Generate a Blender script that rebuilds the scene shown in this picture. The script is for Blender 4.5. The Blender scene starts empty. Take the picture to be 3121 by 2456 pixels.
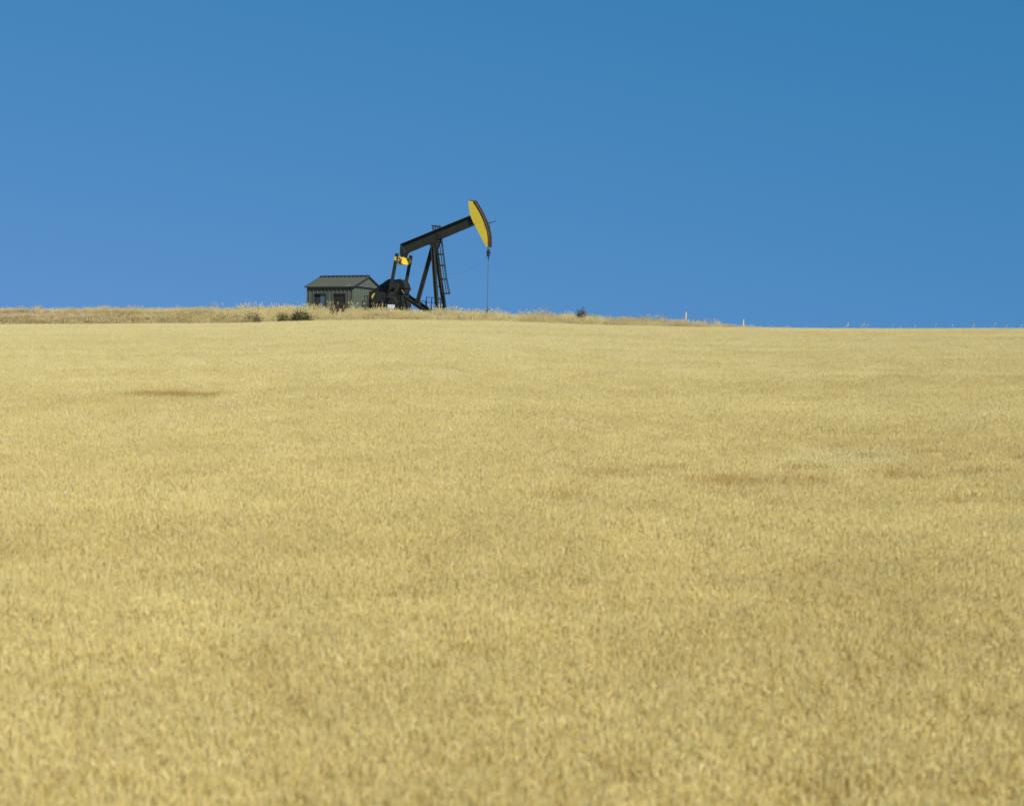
import bpy, math, random
import numpy as np
from mathutils import Vector, Matrix
random.seed(7); rng = np.random.default_rng(7)
S = bpy.context.scene
C = S.collection
PI = math.pi

# ------------------------------------------------------------------ camera
FPX, CX, CY = 5824.0, 1560.5, 1228.0        # focal length and centre in photo pixels (3121 wide)
ROLL = math.radians(1.2)
cd = bpy.data.cameras.new('camera'); cam = bpy.data.objects.new('camera', cd); C.objects.link(cam)
cd.sensor_width = 36.0; cd.lens = 36.0*FPX/3121.0; cd.clip_start = 0.1; cd.clip_end = 8000
cr, sr = math.cos(ROLL), math.sin(ROLL)
cam.matrix_world = Matrix(((cr,-sr,0,0),(0,0,-1,0),(sr,cr,0,0),(0,0,0,1)))
cd.dof.use_dof = True; cd.dof.focus_distance = 160.0; cd.dof.aperture_fstop = 2.3
S.camera = cam

RK = 3.45
SKY_SC, SKY_LIFT, SKY_TINT = .42, .27, (.455,.925,1.03)
# ------------------------------------------------------------------ sky, sun, exposure
SUN_EL, SUN_AZ = math.radians(43), math.radians(33)     # behind the camera, to its right
w = bpy.data.worlds.new('World'); S.world = w; w.use_nodes = True
nt = w.node_tree; nt.nodes.clear()
sky = nt.nodes.new('ShaderNodeTexSky'); sky.sky_type = 'NISHITA'; sky.sun_disc = False
sky.sun_elevation = SUN_EL; sky.sun_rotation = PI - SUN_AZ
sky.altitude = 2500; sky.air_density = 1.0; sky.dust_density = 0.0; sky.ozone_density = 3.0
# the whole sky is read a little higher up than it stands: dry high-plain air, no pale band at the horizon
tcw = nt.nodes.new('ShaderNodeTexCoord'); mpw = nt.nodes.new('ShaderNodeMapping'); mpw.vector_type='POINT'
mpw.inputs['Scale'].default_value = (1,1,SKY_SC); mpw.inputs['Location'].default_value = (0,0,SKY_LIFT)
nt.links.new(tcw.outputs['Generated'], mpw.inputs['Vector']); nt.links.new(mpw.outputs[0], sky.inputs['Vector'])
hs = nt.nodes.new('ShaderNodeMix'); hs.data_type='RGBA'; hs.blend_type='MULTIPLY'; hs.inputs[0].default_value=1
hs.inputs[7].default_value = (*SKY_TINT,1)
bg = nt.nodes.new('ShaderNodeBackground'); bg.inputs['Strength'].default_value = 0.078
ow = nt.nodes.new('ShaderNodeOutputWorld')
nt.links.new(sky.outputs[0], hs.inputs[6])
# steeper response of the red channel over the whole sky, as slide film gives it
sc_ = nt.nodes.new('ShaderNodeSeparateColor'); cc_ = nt.nodes.new('ShaderNodeCombineColor')
def mth(op, a, b):
    n_ = nt.nodes.new('ShaderNodeMath'); n_.operation = op
    for k_, v_ in enumerate((a, b)):
        if isinstance(v_, (int, float)): n_.inputs[k_].default_value = v_
        else: nt.links.new(v_, n_.inputs[k_])
    return n_.outputs[0]
nt.links.new(hs.outputs[2], sc_.inputs[0])
red = mth('MINIMUM', mth('MULTIPLY', mth('POWER', sc_.outputs[0], 3.0), RK), mth('MULTIPLY', sc_.outputs[0], 1.5))
nt.links.new(red, cc_.inputs[0]); nt.links.new(sc_.outputs[1], cc_.inputs[1]); nt.links.new(sc_.outputs[2], cc_.inputs[2])
nt.links.new(cc_.outputs[0], bg.inputs['Color'])
nt.links.new(bg.outputs[0], ow.inputs['Surface'])
sl = bpy.data.lights.new('sun', 'SUN'); so = bpy.data.objects.new('sun', sl); C.objects.link(so)
sl.energy = 4.6; sl.angle = math.radians(0.53); sl.color = (1.0, 0.95, 0.86)
sdir = Vector((math.sin(SUN_AZ)*math.cos(SUN_EL), -math.cos(SUN_AZ)*math.cos(SUN_EL), math.sin(SUN_EL)))
so.rotation_euler = sdir.to_track_quat('Z', 'Y').to_euler(); so.location = sdir*300
S.view_settings.view_transform = 'Standard'; S.view_settings.look = 'None'
S.view_settings.exposure = 0.68; S.view_settings.gamma = 1.0; S.view_settings.use_curve_mapping = False
S.render.engine = 'CYCLES'

# ------------------------------------------------------------------ helpers
def ray(px, py):
    dx, dy = (px-CX)/FPX, (CY-py)/FPX
    return np.array([dx*cr-dy*sr, 1.0, dx*sr+dy*cr])
def at(px, py, d): return ray(px, py)*d

def tag(o, label=None, cat=None, group=None, kind=None):
    if label: o['label'] = label
    if cat: o['category'] = cat
    if group: o['group'] = group
    if kind: o['kind'] = kind
    return o
def empty(name, loc, rz=0, label=None, cat=None, group=None):
    o = bpy.data.objects.new(name, None); C.objects.link(o)
    o.location = loc; o.rotation_euler = (0,0,rz); o.empty_display_size = 0.3
    return tag(o, label, cat, group)
class MB:
    def __init__(s): s.v=[]; s.f=[]
    def add(s, vs, fs):
        n=len(s.v); s.v += [tuple(map(float,p)) for p in vs]; s.f += [tuple(i+n for i in f) for f in fs]; return s
    def box(s, x0,x1,y0,y1,z0,z1):
        return s.add([(x0,y0,z0),(x1,y0,z0),(x1,y1,z0),(x0,y1,z0),(x0,y0,z1),(x1,y0,z1),(x1,y1,z1),(x0,y1,z1)],
            [(0,3,2,1),(4,5,6,7),(0,1,5,4),(1,2,6,5),(2,3,7,6),(3,0,4,7)])
    def prism(s, poly, y0, y1):           # poly in x,z
        n=len(poly); a=sum(poly[i][0]*poly[(i+1)%n][1]-poly[(i+1)%n][0]*poly[i][1] for i in range(n))
        if a<0: poly=poly[::-1]
        if y0>y1: y0,y1=y1,y0
        vs=[(x,y0,z) for x,z in poly]+[(x,y1,z) for x,z in poly]
        fs=[tuple(range(n)), tuple(range(2*n-1,n-1,-1))]
        fs+=[(i,i+n,(i+1)%n+n,(i+1)%n) for i in range(n)]
        return s.add(vs,fs)
    def bar(s, p, q, w, h, up=(0,0,1)):   # rectangular bar from p to q
        p=Vector(p); q=Vector(q); d=(q-p).normalized(); u=Vector(up)
        sd=d.cross(u)
        if sd.length<1e-4: sd=d.cross(Vector((0,1,0)))
        sd.normalize(); u=sd.cross(d)
        vs=[]
        for c in (p,q):
            for a,b in ((-1,-1),(1,-1),(1,1),(-1,1)): vs.append(c+sd*a*w/2+u*b*h/2)
        return s.add(vs,[(0,1,2,3),(7,6,5,4),(0,4,5,1),(1,5,6,2),(2,6,7,3),(3,7,4,0)])
    def ibeam(s, p, q, w, h, t=0.03, up=(0,0,1)):   # I section: w flange width, h depth
        p=Vector(p); q=Vector(q); d=(q-p).normalized(); u=Vector(up); sd=d.cross(u).normalized(); u=sd.cross(d)
        s.bar(p,q,t,h-2*t-.002,up); o=u*(h/2-t/2)
        s.bar(p+o,q+o,w,t,up); s.bar(p-o,q-o,w,t,up); return s
    def tube(s, pts, r, n=8, cap=True, closed=False):
        pts=[Vector(p) for p in pts]; m=len(pts); rs = r if isinstance(r,(list,tuple)) else [r]*m
        vs=[]; prev=None
        for i,p in enumerate(pts):
            if closed: d=pts[(i+1)%m]-pts[i-1]
            else: d=(pts[min(i+1,m-1)]-pts[max(i-1,0)])
            d.normalize()
            if prev is None:
                a=d.cross(Vector((0,0,1)))
                if a.length<.05: a=d.cross(Vector((1,0,0)))
            else: a=prev-d*prev.dot(d)
            a.normalize(); prev=a; b=d.cross(a)
            for k in range(n):
                t=2*PI*k/n; vs.append(p+(a*math.cos(t)+b*math.sin(t))*rs[i])
        fs=[]
        for i in range(m if closed else m-1):
            j=(i+1)%m
            for k in range(n): fs.append((i*n+k,i*n+(k+1)%n,j*n+(k+1)%n,j*n+k))
        if cap and not closed:
            fs.append(tuple(range(n-1,-1,-1))); fs.append(tuple((m-1)*n+k for k in range(n)))
        return s.add(vs,fs)
    def build(s, name, m, parent=None, smooth=False, bevel=0):
        me=bpy.data.meshes.new(name); me.from_pydata(s.v,[],s.f); me.update(); me.materials.append(m)
        if smooth:
            me.polygons.foreach_set('use_smooth',[True]*len(me.polygons))
            if hasattr(me,'set_sharp_from_angle'): me.set_sharp_from_angle(angle=math.radians(38))
        o=bpy.data.objects.new(name,me); C.objects.link(o)
        if parent is not None: o.parent=parent
        if bevel:
            b=o.modifiers.new('bevel','BEVEL'); b.width=bevel; b.segments=2; b.limit_method='ANGLE'
        return o

# ------------------------------------------------------------------ materials
def mat(name):
    m=bpy.data.materials.new(name); m.use_nodes=True; n=m.node_tree
    return m, n, n.nodes['Principled BSDF']
def noise(n, scale, detail=4, vec=None, rough=.6):
    t=n.nodes.new('ShaderNodeTexNoise'); t.inputs['Scale'].default_value=scale; t.inputs['Detail'].default_value=detail
    t.inputs['Roughness'].default_value=rough
    if vec is not None: n.links.new(vec,t.inputs['Vector'])
    return t
def ramp(n, fac, stops):
    r=n.nodes.new('ShaderNodeValToRGB'); n.links.new(fac,r.inputs[0]); e=r.color_ramp.elements
    while len(e)<len(stops): e.new(.5)
    for el,(p,c) in zip(e,stops): el.position=p; el.color=(*c,1)
    return r
def paint(name, col, col2=None, rough=.45, scale=3.0, wear=None, wear_at=.66, metal=0, spec=.5):
    m,n,b=mat(name); tc=n.nodes.new('ShaderNodeTexCoord')
    col2=col2 or tuple(c*.7 for c in col)
    t=noise(n,scale,6,tc.outputs['Object'])
    stops=[(.3,col2),(.62 if not wear else min(.62,wear_at-.06),col)]
    if wear: stops += [(wear_at,col),(min(wear_at+.05,1),wear)]
    r=ramp(n,t.outputs['Fac'],stops); n.links.new(r.outputs[0],b.inputs['Base Color'])
    t2=noise(n,scale*4,4,tc.outputs['Object'])
    mr=n.nodes.new('ShaderNodeMapRange'); mr.inputs['To Min'].default_value=rough-.12; mr.inputs['To Max'].default_value=rough+.2
    n.links.new(t2.outputs['Fac'],mr.inputs['Value']); n.links.new(mr.outputs[0],b.inputs['Roughness'])
    bp=n.nodes.new('ShaderNodeBump'); bp.inputs['Strength'].default_value=.12; bp.inputs['Distance'].default_value=.02
    n.links.new(t2.outputs['Fac'],bp.inputs['Height']); n.links.new(bp.outputs[0],b.inputs['Normal'])
    b.inputs['Metallic'].default_value=metal; b.inputs['Specular IOR Level'].default_value=spec
    return m
M={}
M['black']=paint('black_green_paint',(.021,.025,.019),(.014,.017,.013),.55,2.0,(.036,.03,.02),.70,spec=.28)
M['black2']=paint('dark_gear_paint',(.016,.018,.016),(.009,.010,.009),.45,2.5,(.036,.032,.024),.68,spec=.35)
M['yellow']=paint('yellow_paint',(.55,.43,.035),(.50,.385,.03),.5,1.1,(.33,.21,.05),.66)
M['yellow_chip_shade']=paint('chip_shade_yellow_paint',(.64,.44,.03),(.56,.38,.025),.5,2.2,(.075,.035,.02),.50)  # brown chips also paint in the shade the beam tail casts on the equalizer
M['rust']=paint('rusty_steel',(.13,.075,.045),(.05,.035,.03),.75,5)
M['steel']=paint('dull_steel',(.10,.10,.095),(.05,.05,.048),.45,6,metal=.4)
M['wall']=paint('green_wall_sheet',(.066,.082,.064),(.055,.069,.054),.55,1.3,spec=.3)
M['roof']=paint('green_roof_sheet',(.072,.078,.056),(.060,.066,.048),.5,1.2,(.095,.095,.07),.68,spec=.35)
M['trim']=paint('dark_trim_sheet',(.026,.032,.026),(.018,.022,.018),.5,3)
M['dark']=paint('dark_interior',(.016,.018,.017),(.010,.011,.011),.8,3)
M['louvre']=paint('grey_louvre',(.035,.038,.034),(.026,.029,.026),.6,3)
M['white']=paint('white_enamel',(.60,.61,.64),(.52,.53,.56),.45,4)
M['red']=paint('red_print',(.5,.04,.03),(.4,.03,.03),.5,4)
M['print']=paint('grey_print',(.16,.17,.2),(.12,.13,.15),.5,4)
M['orange']=paint('orange_yellow_marker',(.80,.42,.02),(.70,.34,.02),.5,4)
def glass():
    m,n,b=mat('window_glass'); b.inputs['Base Color'].default_value=(.06,.085,.11,1); b.inputs['Roughness'].default_value=.15; b.inputs['Specular IOR Level'].default_value=.7
    return m
M['glass']=glass()

def straw(name, big=True, transl=.3, k=1.0):
    m,n,b=mat(name); out=n.nodes['Material Output']
    a=n.nodes.new('ShaderNodeAttribute'); a.attribute_name='col'
    g=n.nodes.new('ShaderNodeNewGeometry')
    col=a.outputs['Color']
    if big:
        # slow differences of ripeness over the field: streaks lying across the slope
        mp=n.nodes.new('ShaderNodeMapping'); mp.inputs['Scale'].default_value=(.05,.16,.05); mp.inputs['Rotation'].default_value=(0,0,.12)
        n.links.new(g.outputs['Position'],mp.inputs['Vector'])
        t=noise(n,1.0,5,mp.outputs[0],.62)
        r=ramp(n,t.outputs['Fac'],[(.34,(.965,.94,.89)),(.48,(1.0,.99,.97)),(.62,(1.03,1.03,1.03))])
        t2=noise(n,1.3,3,g.outputs['Position'])
        r2=ramp(n,t2.outputs['Fac'],[(.3,(.98,.97,.95)),(.6,(1.01,1.01,1.01))])
        for rr in (r,r2):
            mx=n.nodes.new('ShaderNodeMix'); mx.data_type='RGBA'; mx.blend_type='MULTIPLY'; mx.inputs[0].default_value=1
            mx.clamp_result=False
            n.links.new(col,mx.inputs[6]); n.links.new(rr.outputs[0],mx.inputs[7]); col=mx.outputs[2]
    else:
        t2=noise(n,.35,4,g.outputs['Position'])
        r2=ramp(n,t2.outputs['Fac'],[(.35,(.74,.69,.64)),(.6,(1.08,1.06,1.0))])
        mx=n.nodes.new('ShaderNodeMix'); mx.data_type='RGBA'; mx.blend_type='MULTIPLY'; mx.inputs[0].default_value=1
        n.links.new(col,mx.inputs[6]); n.links.new(r2.outputs[0],mx.inputs[7]); col=mx.outputs[2]
    b.inputs['Roughness'].default_value=.6; b.inputs['Specular IOR Level'].default_value=.25
    n.links.new(col,b.inputs['Base Color'])
    tr=n.nodes.new('ShaderNodeBsdfTranslucent'); n.links.new(col,tr.inputs['Color'])
    ms=n.nodes.new('ShaderNodeMixShader'); ms.inputs[0].default_value=transl
    n.links.new(b.outputs[0],ms.inputs[1]); n.links.new(tr.outputs[0],ms.inputs[2]); n.links.new(ms.outputs[0],out.inputs['Surface'])
    return m
M['wheat']=straw('ripe_wheat',True,.38)
M['grass']=straw('dry_grass',False,.25)
M['leaf']=straw('shrub_leaves',False,.2)

def soil(name,c1,c2,c3):
    m,n,b=mat(name); g=n.nodes.new('ShaderNodeNewGeometry')
    t=noise(n,.8,8,g.outputs['Position']); r=ramp(n,t.outputs['Fac'],[(.3,c1),(.5,c2),(.7,c3)])
    n.links.new(r.outputs[0],b.inputs['Base Color']); b.inputs['Roughness'].default_value=.95; b.inputs['Specular IOR Level'].default_value=.1
    t2=noise(n,9,5,g.outputs['Position']); bp=n.nodes.new('ShaderNodeBump'); bp.inputs['Distance'].default_value=.05
    n.links.new(t2.outputs['Fac'],bp.inputs['Height']); n.links.new(bp.outputs[0],b.inputs['Normal'])
    return m
M['soil']=soil('dry_ground',(.20,.14,.085),(.30,.22,.13),(.36,.28,.16))
M['dirt']=soil('bare_dirt',(.19,.13,.08),(.27,.19,.115),(.34,.25,.16))

# ------------------------------------------------------------------ terrain
H0=3.0; DC=130.0; WH=0.66; DPUMP=166.0
edge_tab=[(-900,990),(0,986),(350,985),(700,983),(800,980),(900,976),(1050,973),(1200,972),(1350,973),(1500,976),(1650,981),(1800,987),(1950,991),(2100,994),(2300,996),(2600,999),(3121,998),(4000,998)]
sky_tab=[(-900,942),(0,941),(350,940),(700,940),(900,940),(1100,944),(1300,949),(1500,957),(1650,961),(1760,964),(1900,971),(2000,976),(2100,982),(2200,986),(2300,992),(2400,997),(2500,1003),(2700,1012),(3121,1016),(4000,1016)]
gr_tab=[(-900,.30),(0,.30),(350,.36),(700,.55),(900,.60),(1500,.55),(2000,.50),(2300,.30),(4000,.30)]
def mk(tab):
    a=np.array([ray(p,q)[[0,2]] for p,q in tab]); return a
E=mk([(p,q+9) for p,q in edge_tab]); K=mk([(p,q+(5 if p>=2300 else 0)) for p,q in sky_tab]); GRX=np.array([(ray(p,960)[0],h) for p,h in gr_tab])
def smooth_interp(az,T):
    r=0
    for o,wt in ((-.012,.25),(0,.5),(.012,.25)): r=r+wt*np.interp(az+o,T[:,0],T[:,1])
    return r
def gheight(az): return np.interp(az,GRX[:,0],GRX[:,1])
def sstep(t): t=np.clip(t,0,1); return t*t*(3-2*t)
def ztop(x,y):                         # top of the standing wheat
    x=np.asarray(x,float); y=np.asarray(y,float); yy=np.maximum(y,6.0); az=np.clip(x/np.maximum(yy,15),-.42,.42)
    s=smooth_interp(az,E)+1.2*H0/DC
    und=.35*(.035*np.sin(x*.21+y*.33)+.03*np.sin(x*.11-y*.47+1)+.05*np.sin(y*.23+x*.06+2)*np.clip((y-12)/20,0,1))
    return -H0+s*np.minimum(yy,DC+6)-H0/(5*DC**6)*np.minimum(yy,DC+6)**6+und*np.clip((125-y)/30,0,1)
def ground(x,y):
    x=np.asarray(x,float); y=np.asarray(y,float)
    g1=ztop(x,y)-WH
    az=np.clip(x/np.maximum(y,15),-.42,.42)
    g2=smooth_interp(az,K)*150.0-gheight(az)-.02            # level of the bank's brow
    n=.05*np.sin(x*.9+y*.5)+.04*np.sin(x*.37-y*1.3)
    t=sstep((y-DC-1.0)/19.0)
    g=g1*(1-t)+g2*t+n*np.clip((y-DC)/5,0,1)
    pad=np.clip((y-150)/16,0,1)*.55*np.clip((0.13-az)/.1,0,1)
    g=g+pad
    far=np.maximum(y-176,0)
    g=g-.035*np.minimum(far,250)-.0005*np.clip(far-250,0,3000)
    return g
xs=np.concatenate([-np.geomspace(70,3000,22)[::-1],np.arange(-69,70,1.0),np.geomspace(70,3000,22)])
ys=np.concatenate([-np.geomspace(20,1500,12)[::-1],np.arange(-18,200,1.0),np.geomspace(202,4000,30)])
X,Y=np.meshgrid(xs,ys); Z=ground(X,Y)
vs=np.stack([X,Y,Z],-1).reshape(-1,3); nx=len(xs); ny=len(ys)
i=np.arange((nx-1)*(ny-1)); r_=i//(nx-1); c_=i%(nx-1); a=r_*nx+c_
fs=np.stack([a,a+1,a+nx+1,a+nx],-1)
gm=bpy.data.meshes.new('ground'); gm.from_pydata(vs.tolist(),[],fs.tolist()); gm.materials.append(M['soil'])
gm.polygons.foreach_set('use_smooth',[True]*len(gm.polygons))
go=bpy.data.objects.new('ground',gm); C.objects.link(go); tag(go,kind='structure')
# bare dirt track along the bank at the left
tv=[];tf=[]; txs=np.arange(-56,-29,.5)
for k,x in enumerate(txs):
    yc=144.0+.05*(x+45); wd=1.5*min(1,(-29-x)/5)+.05
    for j in range(5):
        y=yc+(j/4-.5)*2*wd; tv.append((x,y,float(ground(x,y))+.03))
for k in range(len(txs)-1):
    for j in range(4): q=k*5+j; tf.append((q,q+5,q+6,q+1))
tm=bpy.data.meshes.new('dirt_track'); tm.from_pydata(tv,[],tf); tm.materials.append(M['dirt'])
to=bpy.data.objects.new('dirt_track',tm); C.objects.link(to); tag(to,kind='structure')

# ------------------------------------------------------------------ scattered vegetation machinery
class Veg:
    def __init__(s): s.v=[]; s.f=[]; s.c=[]
    def strip(s, pts, ws, side, col):          # ribbon along pts
        n=len(s.v)
        for p,w_ in zip(pts,ws):
            s.v.append(tuple(p-side*w_/2)); s.v.append(tuple(p+side*w_/2)); s.c+= [col,col]
        for k in range(len(pts)-1): s.f.append((n+2*k,n+2*k+1,n+2*k+3,n+2*k+2))
    def ear(s, p, d, L, R, col):
        d=d/np.linalg.norm(d); a=np.cross(d,[.3,.8,.1]); a/=np.linalg.norm(a); b=np.cross(d,a)
        n=len(s.v); prof=((0,.35),(.3,1.0),(.75,.8))
        for t,r in prof:
            for k in range(4):
                th=PI/2*k+.4; s.v.append(tuple(p+d*L*t+(a*math.cos(th)+b*math.sin(th)*.7)*R*r)); s.c.append(col)
        s.v.append(tuple(p+d*L)); s.c.append(col)
        for i_ in range(2):
            for k in range(4): s.f.append((n+i_*4+k,n+i_*4+(k+1)%4,n+i_*4+4+(k+1)%4,n+i_*4+4+k))
        for k in range(4): s.f.append((n+8+k,n+8+(k+1)%4,n+12))
    def awn(s,p,q,w_,col):
        d=q-p; a=np.cross(d,rng.normal(size=3)); a/=np.linalg.norm(a)+1e-9
        n=len(s.v); s.v+=[tuple(p-a*w_/2),tuple(p+a*w_/2),tuple(q)]; s.c+=[col]*3; s.f.append((n,n+1,n+2))
    def mesh(s,name,m):
        me=bpy.data.meshes.new(name); me.from_pydata([tuple(map(float,p)) for p in s.v],[],s.f); me.materials.append(m)
        at_=me.color_attributes.new('col','FLOAT_COLOR','POINT')
        buf=np.ones((len(s.v),4),np.float32); buf[:,:3]=np.array(s.c,np.float32); at_.data.foreach_set('color',buf.ravel())
        return me
def jc(c,a=.12):
    k=1+rng.normal()*a; return (c[0]*k,c[1]*k*(1+rng.normal()*.02),c[2]*k*(1+rng.normal()*.06))
def scatter(name, protos, pts, rots, scl, idx, label=None, cat=None):
    col=bpy.data.collections.new(name+'_plants')
    for k,me in enumerate(protos):
        o=bpy.data.objects.new(f'{name}_clump_{k:02d}',me); col.objects.link(o)
    me=bpy.data.meshes.new(name); me.from_pydata(pts.tolist(),[],[])
    a=me.attributes.new('rot','FLOAT_VECTOR','POINT'); a.data.foreach_set('vector',rots.astype(np.float32).ravel())
    a=me.attributes.new('scl','FLOAT_VECTOR','POINT'); a.data.foreach_set('vector',scl.astype(np.float32).ravel())
    a=me.attributes.new('idx','INT','POINT'); a.data.foreach_set('value',idx.astype(np.int32))
    o=bpy.data.objects.new(name,me); C.objects.link(o)
    g=bpy.data.node_groups.new(name+'_nodes','GeometryNodeTree')
    g.interface.new_socket('Geometry',in_out='INPUT',socket_type='NodeSocketGeometry')
    g.interface.new_socket('Geometry',in_out='OUTPUT',socket_type='NodeSocketGeometry')
    N=g.nodes; gi=N.new('NodeGroupInput'); gout=N.new('NodeGroupOutput')
    ci=N.new('GeometryNodeCollectionInfo'); ci.inputs['Collection'].default_value=col
    ci.inputs['Separate Children'].default_value=True; ci.inputs['Reset Children'].default_value=True
    ip=N.new('GeometryNodeInstanceOnPoints'); ip.inputs['Pick Instance'].default_value=True
    def na(nm,ty):
        q=N.new('GeometryNodeInputNamedAttribute'); q.data_type=ty; q.inputs['Name'].default_value=nm; return q.outputs['Attribute']
    L=g.links
    L.new(gi.outputs[0],ip.inputs['Points']); L.new(ci.outputs[0],ip.inputs['Instance'])
    L.new(na('idx','INT'),ip.inputs['Instance Index']); L.new(na('rot','FLOAT_VECTOR'),ip.inputs['Rotation']); L.new(na('scl','FLOAT_VECTOR'),ip.inputs['Scale'])
    L.new(ip.outputs[0],gout.inputs[0])
    md=o.modifiers.new('scatter','NODES'); md.node_group=g
    return tag(o,label,cat,kind='stuff')

# wheat -------------------------------------------------------------
GOLD=(.64,.525,.185); PALE=(.715,.63,.31); STEM=(.64,.50,.18); LEAF=(.52,.41,.16); BROWN=(.42,.31,.14)
def wheat_clump(nst, R, hmean, GOLD=GOLD, PALE=PALE, STEM=STEM, BROWN=BROWN):
    V=Veg(); lean=rng.normal(size=2)*.05
    for _ in range(nst):
        r=R*math.sqrt(rng.random()); th=rng.random()*2*PI
        x,y=r*math.cos(th),r*math.sin(th)
        h=hmean+rng.normal()*.038
        if rng.random()<.03: h+=.08
        d=lean+rng.normal(size=2)*.07
        p0=np.array([x,y,0.0]); top=np.array([x+d[0]*1.0,y+d[1]*1.0,h]); mid=(p0+top)/2+np.array([-d[0]*.2,-d[1]*.2,0.02])
        a=rng.random()*PI; side=np.array([math.cos(a),math.sin(a),0])
        sc=jc(STEM,.12)
        V.strip([p0,mid,top],[.005,.0045,.003],side,sc)
        u=rng.random(); ec=jc(GOLD if u<.55 else (PALE if u<.95 else BROWN),.09)
        nod=rng.random()**2*1.5; ad=rng.random()*2*PI
        ed=np.array([d[0]*1.2+math.cos(ad)*math.sin(nod),d[1]*1.2+math.sin(ad)*math.sin(nod),math.cos(nod)])
        Le=.045+rng.random()*.03; V.ear(top,ed,Le,.0045+rng.random()*.002,ec)
        edn=ed/np.linalg.norm(ed)
        for k in range(4):
            st=top+edn*Le*(.2+.17*k); q=st+edn*(.05+rng.random()*.03)+rng.normal(size=3)*.016
            V.awn(st,q,.0022,jc(PALE,.08))
        for k in range(2):
            if rng.random()<.38:
                z=h*(.45+.42*rng.random()); f=z/h; b=p0*(1-f)+top*f; aa=rng.random()*2*PI; o=np.array([math.cos(aa),math.sin(aa),0])
                Ll=.07+rng.random()*.09; up=.5+rng.random()*.7
                V.strip([b,b+o*Ll*.45+np.array([0,0,up*Ll*.5]),b+o*Ll*.8+np.array([0,0,(up-.9)*Ll*.6])],[.006,.006,.002],np.array([-o[1],o[0],0.2]),jc(LEAF,.16))
    return V
wprot=[wheat_clump(560,.66,WH-.03).mesh('wheat_clump',M['wheat']) for _ in range(7)]
OB=(.56,.42,.15); OB2=(.49,.35,.125)
for _ in range(2): wprot.append(wheat_clump(560,.66,WH-.03,OB,OB2,OB2,OB2).mesh('wheat_clump',M['wheat']))
for _ in range(2): wprot.append(wheat_clump(560,.66,WH-.02,(.68,.60,.27),(.74,.665,.36)).mesh('wheat_clump',M['wheat']))
pts=[];y=4.5
sp=.585
while y<DC+7:
    hw=max(4.0,(y+3)*.285+1.5); x=-hw
    while x<hw:
        pts.append((x+rng.uniform(-.25,.25),y+rng.uniform(-.25,.25))); x+=sp
    y+=sp
P=np.array(pts)
# browner strip at the left, bleached streak and thin brown patch at the right
def depth_of(px,py):
    r=ray(px,py); d=np.linspace(6,128,2400); zt=ztop(r[0]*d,d); k=np.argmax(zt>r[2]*d); return d[k] if k else 60.
dg=depth_of(520,1207)
print('depths', [ (yy, round(float(depth_of(1560,yy)),1)) for yy in (2450,2000,1700,1500,1300,1200,1100,1050,1000)], 'gap', dg)
az0,az1=ray(372,1206)[0],ray(668,1206)[0]
azp=P[:,0]/P[:,1]
idw=rng.integers(0,7,len(P))
sel=rng.random(len(P))<(.6*sstep((P[:,1]-25)/70))*(1-.5*np.clip(azp/.26,0,1)); idw[sel]=9+rng.integers(0,2,int(sel.sum()))
def zone(px0,px1,py0,py1,prob,base_,soft=.004):
    a0,a1=ray(px0,(py0+py1)/2)[0],ray(px1,(py0+py1)/2)[0]; pm=(px0+px1)/2
    d1,d0=depth_of(pm,py0),depth_of(pm,py1)
    u_=(azp-a0)/(a1-a0); v_=(P[:,1]-d0)/(d1-d0)
    ins=np.clip(np.minimum(u_,1-u_)*6,0,1)*np.clip(np.minimum(v_,1-v_)*4+.3,0,1)
    sel=rng.random(len(P))<ins*prob; idw[sel]=base_+rng.integers(0,2,int(sel.sum()))
    print('zone',d0,d1)
for x0,x1,y0,y1,pr,bs in ((390,662,1199,1211,2.5,7),(2350,2760,1372,1425,.75,9),(1500,3300,1420,1545,.09,7),(2600,3300,1350,1490,.09,7),
        (2300,3400,1130,1165,.05,7),(-300,900,1380,1420,.02,7)):
    zone(x0,x1,y0,y1,pr,bs)
gz=ztop(P[:,0],P[:,1])-WH
e=.5
sx=(ztop(P[:,0]+e,P[:,1])-ztop(P[:,0]-e,P[:,1]))/(2*e); sy=(ztop(P[:,0],P[:,1]+e)-ztop(P[:,0],P[:,1]-e))/(2*e)
n=len(P); rz=rng.uniform(0,2*PI,n)
# tilt to the slope: build euler from matrix
rots=np.zeros((n,3))
for k in range(n):
    nrm=Vector((-sx[k],-sy[k],1)).normalized(); q=Vector((0,0,1)).rotation_difference(nrm)
    m3=q.to_matrix()@Matrix.Rotation(rz[k],3,'Z'); rots[k]=m3.to_euler()
hz=1+.012*np.sin(P[:,0]*.8+np.sin(P[:,1]*.5)*2)*np.sin(P[:,1]*.6)+rng.normal(size=n)*.012
scl=np.stack([np.full(n,.8),np.full(n,.8),hz],-1)
scatter('wheat_field',wprot,np.stack([P[:,0],P[:,1],gz],-1),rots,scl,idw,
        'ripe golden wheat covering the whole slope in front','wheat')

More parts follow.
